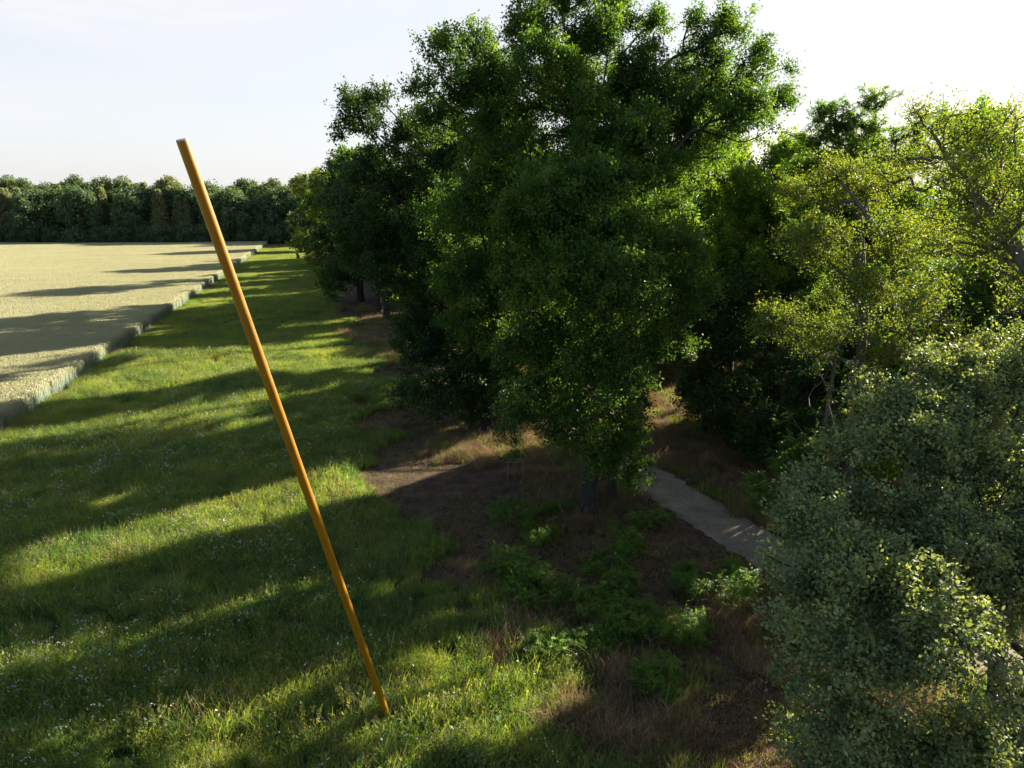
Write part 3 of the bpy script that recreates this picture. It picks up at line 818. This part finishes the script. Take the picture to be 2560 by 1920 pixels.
# dark locust below it
lob = px_lobes([(2060, 1000, 85, 27), (2000, 1150, 75, 26), (2120, 1130, 95, 26), (2180, 960, 95, 27), (1905, 1240, 42, 25), (2080, 880, 80, 28), (1955, 1280, 40, 25), (1880, 1180, 26, 25), (1990, 1010, 60, 27), (2200, 800, 90, 28), (2060, 780, 60, 28)], r0, 1.0)
b = G(2040, 1340); make_tree('young_locust_tree', 'dark green young tree with drooping feather leaves beside the path', 'tree', (b[0], b[1]), lob,
          [P(2050, 1150, 26.5), P(2080, 950, 27), P(2100, 820, 27.5)], 1300, M_locust, M_barkgrey, 106, r_base=0.12, twigs=8, per=18, tl=0.48, L=0.11, W=0.028, mode='pinnate')
# thin yellowish tree with bare limbs, top right
lob = px_lobes([(2300, 290, 46, 22), (2350, 235, 26, 22), (2400, 320, 66, 22), (2500, 330, 66, 21), (2570, 300, 60, 21), (2300, 420, 80, 22), (2420, 440, 90, 21), (2550, 450, 95, 20), (2210, 420, 60, 23), (2350, 600, 100, 21), (2500, 600, 105, 20), (2640, 500, 110, 20), (2600, 680, 100, 19)], r0, 1.0)
b = (16.2, 17.2); make_tree('yellowing_tree', 'sparse yellow-green tree with bare spreading limbs at the upper right', 'tree', b, lob,
          [P(2640, 900, 19), P(2590, 700, 19.5), P(2500, 560, 20.5), P(2400, 440, 21.5), P(2330, 330, 22)], 700, M_yell, M_barkgrey, 107, r_base=0.24, r_tip=0.011, twigs=5, per=8, tl=0.5, L=0.085, W=0.026, step=0.45)
# slim greyish tree with a visible stem
lob = px_lobes([(2080, 430, 50, 25), (2000, 480, 50, 25), (2150, 480, 70, 25), (2240, 600, 75, 24), (2060, 620, 85, 24), (2150, 720, 80, 23), (1960, 800, 62, 23), (1910, 820, 34, 23), (2060, 840, 70, 23), (2320, 760, 90, 22), (2230, 860, 75, 22)], r0, 1.0)
b = P(2300, 1150, 23); make_tree('rowan_tree', 'slim olive-grey tree with its stem showing between the feathery tree and the near shrub crown', 'tree', (b[0], b[1]), lob,
          [P(2290, 900, 23), P(2260, 760, 23.5), P(2210, 600, 24), P(2140, 500, 24.5), P(2070, 420, 25)], 850, M_yell, M_barkgrey, 108, r_base=0.16, r_tip=0.011, twigs=6, per=9, tl=0.5, L=0.085, W=0.026, step=0.5)
# the near silvery tree filling the lower right
lob = lobS
b = G(2490, 1760); make_tree('silvery_tree', 'near silvery-green tree filling the lower right corner', 'tree', (b[0], b[1]), lob,
          [P(2492, 1600, 18.2), P(2470, 1450, 18), P(2440, 1250, 18.2), P(2400, 1050, 18.6)], 2500, M_grey, M_bark, 109, fill=0.06, windows=False, r_base=0.19, r_tip=0.009, twigs=6, per=13, tl=0.38, L=0.10, W=0.032, step=0.4, shell=0.6)
lob = px_lobes([(2480, 760, 110, 26), (2380, 820, 90, 26), (2560, 820, 110, 25), (2440, 660, 90, 27), (2560, 640, 100, 27), (2350, 700, 70, 27), (2500, 900, 90, 25), (2380, 930, 70, 25), (2640, 740, 100, 26)], r0, 1.0)
b = P(2500, 1200, 26); make_tree('locust_tree', 'fresh green feathery tree between the bare-limbed tree and the near silvery crown', 'tree', (b[0], b[1]), lob,
          [P(2500, 1000, 26), P(2490, 820, 26), P(2480, 700, 26.5)], 1000, M_locust, M_barkgrey, 118, r_base=0.18, twigs=7, per=17, tl=0.46, L=0.11, W=0.027, mode='pinnate')
# dim understorey trees right of the oak
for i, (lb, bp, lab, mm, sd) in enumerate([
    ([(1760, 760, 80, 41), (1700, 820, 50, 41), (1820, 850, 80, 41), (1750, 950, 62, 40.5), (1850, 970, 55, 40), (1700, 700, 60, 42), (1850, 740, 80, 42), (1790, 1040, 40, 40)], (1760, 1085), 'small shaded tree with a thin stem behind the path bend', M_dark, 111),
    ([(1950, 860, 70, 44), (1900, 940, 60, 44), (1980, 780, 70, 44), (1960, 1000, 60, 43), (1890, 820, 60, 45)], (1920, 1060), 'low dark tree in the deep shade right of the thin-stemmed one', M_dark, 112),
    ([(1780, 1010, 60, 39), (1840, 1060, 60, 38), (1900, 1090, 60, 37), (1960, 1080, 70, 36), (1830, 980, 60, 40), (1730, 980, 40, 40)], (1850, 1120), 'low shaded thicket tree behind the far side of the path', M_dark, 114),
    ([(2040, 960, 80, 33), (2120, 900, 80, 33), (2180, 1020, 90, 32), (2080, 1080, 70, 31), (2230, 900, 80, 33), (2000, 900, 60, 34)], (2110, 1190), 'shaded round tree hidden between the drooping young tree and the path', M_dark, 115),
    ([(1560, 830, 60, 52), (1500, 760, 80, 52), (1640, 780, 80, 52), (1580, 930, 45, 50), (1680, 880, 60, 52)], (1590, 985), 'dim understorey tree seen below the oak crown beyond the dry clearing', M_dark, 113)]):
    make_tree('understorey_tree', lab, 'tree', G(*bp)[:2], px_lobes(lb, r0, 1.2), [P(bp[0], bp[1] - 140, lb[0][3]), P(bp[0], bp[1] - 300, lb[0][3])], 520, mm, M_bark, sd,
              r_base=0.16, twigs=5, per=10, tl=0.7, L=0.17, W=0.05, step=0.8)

# ---------------------------------------------------------------- the row along the meadow
def blob_lobes(x, y, h, r, rng, low=0.25, n=14):
    o = []
    for i in range(n):
        a = rng.uniform(0, 6.28); q = rng.random()
        z = h * (low + (1 - low) * q) ; rad = r * math.sin(math.pi * (0.18 + 0.78 * q)) * rng.uniform(0.35, 0.8)
        rr = r * rng.uniform(0.3, 0.48)
        o.append((np.array([x + math.cos(a) * rad, y + math.sin(a) * rad, min(z, h - rr * 0.8)]), rr))
    o.append((np.array([x, y, h - r * 0.4]), r * 0.4))
    return o
def blob_tree(name, label, x, y, h, r, seed, m, n, L, group=None, carve=False, low=0.25, cat='tree', per=10, tl=0.9):
    rng = np.random.default_rng(seed)
    return make_tree(name, label, cat, (x, y), blob_lobes(x, y, h, r, rng, low), [(x, y, h * 0.3), (x + rng.normal(0, .3), y, h * 0.6), (x, y, h * 0.85)], n, m, M_bark, seed + 1,
                     r_base=0.02 * h + 0.05, r_tip=0.02, step=1.1, minr=0.02, group=group, carve=carve, twigs=5, per=per, tl=tl, L=L, W=L * 0.34)
RG = 'trees in the row along the right side of the meadow'
blob_tree('row_tree', 'grey-green nearest tree of the meadow row, its dark trunk bare above the dry ground', -15.8, 84.0, 19.0, 8.6, 201, M_dark, 1500, 0.30, RG, low=0.30)
blob_tree('row_tree', 'second tree of the meadow row, rounded and mid green, just beyond the twin trunks', -20.5, 96.0, 19.5, 7.6, 203, M_oak, 1100, 0.32, RG, low=0.12)
blob_tree('row_tree', 'olive tree of the meadow row with low branches over the grass strip', -29.5, 122.0, 18.0, 8.0, 205, M_yell, 1000, 0.36, RG, low=0.12)
blob_tree('row_tree', 'farthest left tree of the meadow row, its low skirt touching the far grass', -39.0, 152.0, 17.0, 7.6, 207, M_far, 900, 0.42, RG, low=0.1)
blob_tree('row_tree', 'dark last tree of the meadow row standing close to the distant wood', -52.0, 196.0, 17.0, 7.5, 209, M_far, 800, 0.5, RG, low=0.06)
blob_tree('row_tree', 'second trunk of the meadow row twin pair with a narrow dark crown', -14.3, 80.5, 15.5, 4.6, 211, M_dark, 600, 0.28, RG, low=0.42)

# ---------------------------------------------------------------- woodland behind and to the right
def copy_tree(src, loc, rz, sc, label=None, group=None):
    r = src.copy(); COL.objects.link(r); r.location = loc; r.rotation_euler = (0, 0, rz); r.scale = sc
    if label: r['label'] = label
    if group: r['group'] = group
    for ch in src.children:
        c = ch.copy(); COL.objects.link(c); c.parent = r
    return r
WG = 'trees of the wood behind the largest oak'
# woodland trees, some added unseen to shade the meadow, leaves carved for its sunlit patches
spots = [(19.5, 30, 11, 4.0), (24, 38, 15.5, 5.0), (35, 41, 14, 5.5), (3, 50, 16.5, 4.6), (6.5, 56, 18, 5), (0, 58, 18, 5), (17, 58, 18, 5), (21.5, 45, 13.5, 4.6), (29, 47, 19, 6), (37, 54, 17, 6), (10, 58, 16, 5.5), (20, 60, 17, 6),
         (28, 66, 17, 6), (46, 64, 18, 6.5), (2, 66, 17, 6), (12, 74, 17, 6), (-6, 60, 16, 5.5), (-7.0, 73, 19, 5.8), (0, 83, 19, 6), (52, 52, 18, 6.5), (36, 76, 18, 6.5)]
wo = sorted(range(len(spots)), key=lambda i: spots[i][0] / spots[i][1]); wpos = {}
for n_, i in enumerate(wo): wpos[i] = ''
gm = [M_locust, M_oak, M_bright, M_dark]
names = ['rounded', 'loose', 'full', 'dense']; tones = ['fresh green', 'mid green', 'yellow-green', 'dark green']
SIZ = ['small', 'mid-sized', 'tall', 'very tall']
def wlabel(i, x, y, h):
    px = 1280 + F * x / (y * CT)
    nb = [(1180, 'the dark hanging tree'), (1475, 'the largest oak'), (1760, 'the thin-stemmed shaded tree'), (1880, 'the bright tree beside the oak'), (2130, 'the feathery skyline tree'),
          (2280, 'the olive-grey stemmed tree'), (2480, 'the bare-limbed tree'), (2700, 'the right photo edge')]
    w = min(nb, key=lambda q: abs(q[0] - px))
    d = 'close' if y < 48 else 'farther' if y < 63 else 'well'
    return '%s %s %s tree %s behind %s' % (SIZ[0 if h < 14 else 1 if h < 16.6 else 2 if h < 17.8 else 3], tones[i % 4], names[(i // 4 + i) % 4], d, w[1])
for i, (x, y, h, r) in enumerate(spots):
    blob_tree('woodland_tree', wlabel(i, x, y, h), x, y, h, r, 300 + i * 3, gm[i % 4], 520, 0.26, WG, carve=True, low=0.10, per=9, tl=0.8)
# shared woodland trees further off
wood_src = [blob_tree('woodland_tree', lab, x, y, h, r, sd, m, 700, 0.42, WG, low=0.04, tl=1.0) for lab, x, y, h, r, sd, m in [
    ('dark round tree deep in the wood', 4, 92, 17, 6.5, 401, M_far), ('green full tree deep in the wood', 20, 90, 18, 7, 403, M_bright), ('olive tree deep in the wood', -9, 98, 17.5, 6.5, 405, M_oak)]]
rw = np.random.default_rng(77)
cnt = 0
for gy_ in np.arange(82, 250, 11.5):
    for gx_ in np.arange(-70, 150, 11.5):
        x = gx_ + rw.uniform(-4, 4); y = gy_ + rw.uniform(-4, 4)
        bx = float(np.interp(y, [80, 96, 122, 152, 196, 230], [-10, -12, -22, -31, -42, -50]))
        if x < bx + 3 or x > 0.78 * y + 40 or (x < 24 and y < 100): continue
        if y > 130 and x > bx + 60: continue
        cnt += 1
        if cnt > 75: break
        s = rw.uniform(0.85, 1.05)
        k = int(rw.integers(0, 3))
        copy_tree(wood_src[k], (x, y, 0), rw.uniform(0, 6.28), (s, s, s * rw.uniform(0.9, 1.0)), ['dark round tree', 'green full tree', 'olive tree'][k] + ' among the far woodland crowns behind the oak', WG)

# ---------------------------------------------------------------- the distant wood across the field
def far_tree(name, kind, h, r, seed, m):
    rng = np.random.default_rng(seed)
    root = empty(name, (0, 0, 0))
    if kind == 'round':
        lb = blob_lobes(0, 0, h, r, rng, 0.05, 18)
        an, cc = lobe_points(lb, 1500, rng, 0.35)
        d = unit(an - cc)
        n = len(an); per = 8
        p = np.repeat(an, per, 0) + rng.normal(0, 0.35, (n * per, 3))
        dd = unit(rng.normal(0, 1, p.shape)); nr = unit(np.repeat(d, per, 0) * 0.9 + rng.normal(0, 0.5, p.shape) + [0, 0, 0.3])
        ll = rng.uniform(0.35, 0.75, len(p)); W = ll * 0.36
        v = np.repeat(rng.random(n), per) * 0.5 + rng.random(len(p)) * 0.5
    else:                                   # larch / spruce: tiers of drooping boughs
        n = 900
        q = rng.random(n) ** 0.8; z = h * (0.04 + 0.96 * (1 - q) ** 0.9)
        zz = np.clip(z / h, 0, 1); R = r * (1 - zz) ** 0.75 + 0.25
        az = rng.uniform(0, 6.28, n)
        per = 12
        rad = np.repeat(R * rng.uniform(0.75, 1.1, n), per) * np.tile(np.linspace(0.2, 1, per), n)
        A = np.repeat(az, per)
        p = np.stack([np.cos(A) * rad, np.sin(A) * rad, np.repeat(z, per) - rad * 0.22], -1) + rng.normal(0, 0.18, (n * per, 3))
        dd = unit(np.stack([np.cos(A), np.sin(A), np.full(len(A), -0.9)], -1) + rng.normal(0, 0.5, p.shape)); nr = unit(np.stack([np.cos(A), np.sin(A), np.full(len(A), 0.7)], -1) + rng.normal(0, 0.5, p.shape))
        ll = rng.uniform(0.4, 0.9, len(p)); W = ll * 0.26
        v = np.repeat(rng.random(n), per) * 0.4 + rng.random(len(p)) * 0.6
    p[:, 2] = np.maximum(p[:, 2], 0.1)
    link('crown', quad_mesh('crown', leaf_quads(p, dd, nr, ll, W), [m], {'v': v}), root)
    A = np.array([[0, 0, -0.1], [0, 0, h * 0.5]]); B = np.array([[0, 0, h * 0.5], [0, 0, h * 0.92]])
    link('trunk', quad_mesh('trunk', tubes(A, B, np.array([0.28, 0.18]), np.array([0.18, 0.04]), 8), [M_bark], smooth=True), root)
    return root
far_src = [far_tree('oak_tree', 'round', 20, 8.0, 501, M_far), far_tree('larch_tree', 'larch', 17, 4.0, 503, M_farpine), far_tree('beech_tree', 'round', 17, 6.4, 505, M_farbeech),
           far_tree('spruce_tree', 'larch', 15, 3.6, 507, M_far), far_tree('hazel_shrub', 'round', 5.5, 3.4, 509, M_farbeech), far_tree('willow_tree', 'round', 19, 6.0, 511, M_farpine)]
far_used = [False] * 6
far_n = {}
FG = 'trees of the distant wood across the field'
def far_at(k, x, y, s, row):
    px = 1280 + F * x / (y * CT + 2)
    if px < 130: w = 'at the photo left edge'
    elif px < 300: w = 'between photo edge and pole'
    elif px < 470: w = 'just left of the pole'
    elif px < 640: w = 'just right of the pole'
    else: w = 'beside the meadow row'
    far_n[(k, row)] = far_n.get((k, row), 0) + 1; m_ = far_n[(k, row)]
    od = '%d%s' % (m_, {1: 'st', 2: 'nd', 3: 'rd'}.get(m_ % 10 if m_ not in (11, 12, 13) else 0, 'th'))
    lab = '%s from left, %s, distant wood, %s' % (od + ' ' + ['big round-crowned oak', 'olive conical larch', 'round dark beech', 'narrow dark spruce', 'low dark hazel bush', 'pale bushy willow'][k], row, w)
    rz = rw.uniform(0, 6.28); sc = (s * rw.uniform(0.9, 1.15),) * 2 + (s,)
    if not far_used[k]:
        far_used[k] = True; o = far_src[k]; o.location = (x, y, 0); o.rotation_euler = (0, 0, rz); o.scale = sc
        tag(o, lab, 'shrub' if k == 4 else 'tree', FG)
    else:
        copy_tree(far_src[k], (x, y, 0), rz, sc, lab, FG)
for x in np.arange(-215, -40, 3.6):         # edge of the wood
    xx = x + rw.uniform(-1, 1)
    far_at(int(rw.choice([4, 4, 4, 2])), xx, 231 + rw.uniform(-1.5, 1.5), rw.uniform(0.7, 1.15) * (0.45 if False else 1) if True else 1, 'front row')
for x in np.arange(-215, -36, 4.6):
    k = 2 if x > -95 else int(rw.choice([1, 1, 3, 2, 1])); far_at(k, x + rw.uniform(-1.5, 1.5), 236 + rw.uniform(-2, 2), rw.uniform(0.75, 1.05), 'second row')
for x in np.arange(-220, -36, 5.2):
    k = int(rw.choice([1, 2, 2, 5])) if x > -120 else int(rw.choice([1, 2, 1, 3])); far_at(k, x + rw.uniform(-2, 2), 243 + rw.uniform(-2, 2), rw.uniform(0.8, 1.16), 'middle')
for x in np.arange(-225, -20, 5.4):
    far_at(int(rw.choice([0, 0, 5, 0])), x + rw.uniform(-2, 2), 255 + rw.uniform(-3, 3), rw.uniform(0.82, 1.05) + 0.1 * np.clip((-x - 90) / 90, 0, 1), 'back row')

# ---------------------------------------------------------------- shrubs (locust seedlings) in the dry ground
SG = 'young feather-leaved shrubs in the dry grass right of the pole'
shr = [(1285, 1275, .85), (1250, 1395, .8), (1325, 1440, 1.0), (1420, 1480, 1.05), (1520, 1395, .8), (1570, 1345, .7), (1500, 1505, .7), (1600, 1530, .75), (1625, 1600, .95), (1700, 1570, .8), (1645, 1690, .8),
       (1845, 1490, 1.0), (1380, 1600, .7), (1480, 1600, .5), (1625, 1285, .7), (1400, 1260, .6), (1345, 1330, .7), (1820, 1430, .7), (1300, 1480, .7), (1540, 1560, .5), (1550, 1460, .6), (1760, 1470, .6), (1720, 1430, .5)]
lw = ['below the sapling guard', 'at the left edge of the dry patch', 'in the shade in the middle of the dry patch', 'lush, just below the centre of the dry patch', 'left of the path in tall grass', 'close to the path edge', 'low, between two taller shrubs',
      'behind the brightest shrub', 'brightest lit shrub', 'sunlit, right of the brightest shrub', 'small sunlit, below the brightest shrub', 'yellow-green lit shrub beside the near silvery crown', 'at the edge of the meadow', 'tiny, near the meadow edge',
      'dark, next to the oak foot by the path', 'small, left of the oak foot', 'dim, left below the oak foot', 'dark, behind the lit shrub by the silvery crown', 'flat dark, near the left edge of the dry patch', 'tiny, between brown tufts',
      'half hidden in tall grass', 'small dark, left of the silvery crown', 'small, below the path edge']
def make_shrub(x, y, s, seed, lab):
    rng = np.random.default_rng(seed)
    lb = [(np.array([x + rng.uniform(-.8, .8) * s, y + rng.uniform(-.8, .8) * s, rng.uniform(.2, .7) * s]), rng.uniform(.3, .5) * s) for _ in range(7)]
    make_tree('locust_shrub', 'feather-leaved green shrub ' + lab, 'shrub', (x, y), lb, [(x, y, 0.3 * s), (x + .05, y, .6 * s)], int(60 * s + 14), M_locust, M_barkgrey, seed,
              r_base=0.025, r_tip=0.005, step=0.25, group=SG, carve=False, twigs=4, per=20, tl=0.5, L=0.085, W=0.02, mode='pinnate')
for i, (px, py, s) in enumerate(shr):
    g = G(px, py + 25); make_shrub(g[0], g[1], s, 600 + i, lw[i])

# broad docks and tall weeds in the meadow
def make_weed(px, py, s, seed, lab):
    rng = np.random.default_rng(seed); g = G(px, py)
    root = empty('dock_plant', (g[0], g[1], 0)); tag(root, lab, 'plant', 'tall dock plants standing out of the meadow')
    ns = 7
    b = np.c_[rng.normal(0, .08, (ns, 2)), np.zeros(ns)]; t = b + np.c_[rng.normal(0, .16, (ns, 2)), rng.uniform(.6, 1.0, ns) * s]
    link('stem', quad_mesh('stem', tubes(b, t, np.full(ns, .008), np.full(ns, .004), 4), [M_weedstem]), root)
    m = 26
    S = np.repeat(b + (t - b) * 0.35, m, 0); E = np.repeat(t, m, 0); u = rng.random(ns * m)[:, None]
    p = S + (E - S) * u; d = unit(rng.normal(0, .6, p.shape) + [0, 0, .7]); nr = unit(rng.normal(0, 1, p.shape))
    l = rng.uniform(.05, .11, len(p)) * s
    p[:, 2] = np.maximum(p[:, 2], .1)
    link('seed_head', quad_mesh('seed_head', leaf_quads(p, d, nr, l, l * .3), [M_weed], {'v': rng.random(len(p))}), root)
    k = 30; an = rng.uniform(0, 6.28, k)
    d = unit(np.stack([np.cos(an), np.sin(an), rng.uniform(.1, 1.1, k)], -1)); p = np.tile([0, 0, 0.03], (k, 1)) + rng.normal(0, .05, (k, 3)); l = rng.uniform(.2, .34, k) * s
    nr = unit(np.stack([-np.cos(an) * .6, -np.sin(an) * .6, np.ones(k)], -1))
    link('leaf', quad_mesh('leaf', leaf_quads(p, d, nr, l, l * .2), [M_grass], {'v': rng.random(k) * .5}), root)
M_weed = leaf_mat('dock_seed', [(0, (0.12, 0.15, 0.04)), (1, (0.26, 0.26, 0.07))], 0.35, (1.5, 1.4, .5))
M_weedstem = plain('weed_stem', (0.12, 0.13, 0.05), 0.7)
for i, (px, py, s, lab) in enumerate([(440, 1720, 1.1, 'dock plant with upright seed heads left of the pole, in shade'), (530, 1680, .8, 'small dock plant just right of the taller shaded one'),
        (340, 1820, 1.0, 'yellowed dock plant near the lower left edge'), (395, 1800, 1.0, 'bright green dock plant beside the yellowed one'), (870, 1770, 1.1, 'dock plant close to the left of the pole foot'),
        (690, 1665, .9, 'dock plant halfway between the pole and the shaded pair'), (985, 1690, .8, 'dock plant right behind the pole foot'), (840, 1860, 1.0, 'dock plant below the pole foot'),
        (770, 1830, 1.0, 'leafy dock plant lower left of the pole foot'), (1110, 1870, .9, 'sunlit dock plant right of the pole foot')]):
    make_weed(px, py + 18, s, 700 + i, lab)

# ---------------------------------------------------------------- sapling with its wooden guard
g = G(1289, 1204)
root = empty('sapling_guard', (g[0], g[1], 0)); tag(root, 'low wooden stake guard standing round a sapling in the dry grass', 'tree guard')
M_wood = plain('weathered_wood', (0.11, 0.09, 0.075), 0.85, 0.2, (9.0, (1, 1, .2)))
def box(a, b, w, h, up=(0, 0, 1.0)):
    a = np.array(a, float); b = np.array(b, float); d = unit(b - a); s = unit(np.cross(d, up)); u = np.cross(s, d)
    c = [(-1, -1), (1, -1), (1, 1), (-1, 1)]
    A = [a + s * w / 2 * i + u * h / 2 * j for i, j in c]; B = [b + s * w / 2 * i + u * h / 2 * j for i, j in c]
    q = [[A[k], A[(k + 1) % 4], B[(k + 1) % 4], B[k]] for k in range(4)] + [A[::-1], B]
    return np.array(q)
S_ = 0.36
for (sx, sy) in ((-1, -1), (1, -1), (1, 1), (-1, 1)):
    A = np.array([[sx * S_, sy * S_, -0.1]]); B = np.array([[sx * S_, sy * S_, 1.25 + 0.03 * sx]])
    link('post', quad_mesh('post', tubes(A, B, np.array([.035]), np.array([.033]), 8), [M_wood], smooth=True), root)
for i, (a, b) in enumerate((((-1, -1), (1, -1)), ((1, -1), (1, 1)), ((1, 1), (-1, 1)), ((-1, 1), (-1, -1)))):
    q1 = box((a[0] * (S_ + .035), a[1] * (S_ + .035), 1.16 + .03 * (i % 2)), (b[0] * (S_ + .035), b[1] * (S_ + .035), 1.16 + .03 * (i % 2)), .025, .09)
    link('rail', quad_mesh('rail', q1, [M_wood]), root)
rng = np.random.default_rng(909)
lb = [(np.array([g[0], g[1], z]), r) for z, r in ((1.5, .3), (1.9, .38), (2.3, .3), (2.6, .18))]
make_tree('sapling', 'thin sapling growing up inside the wooden stake guard', 'tree', (g[0], g[1]), lb, [(g[0], g[1], 1.2), (g[0], g[1], 2.6)], 40, M_oak, M_barkgrey, 910,
          r_base=.02, r_tip=.006, step=.25, carve=False, twigs=4, per=7, tl=.25, L=.08, W=.025)
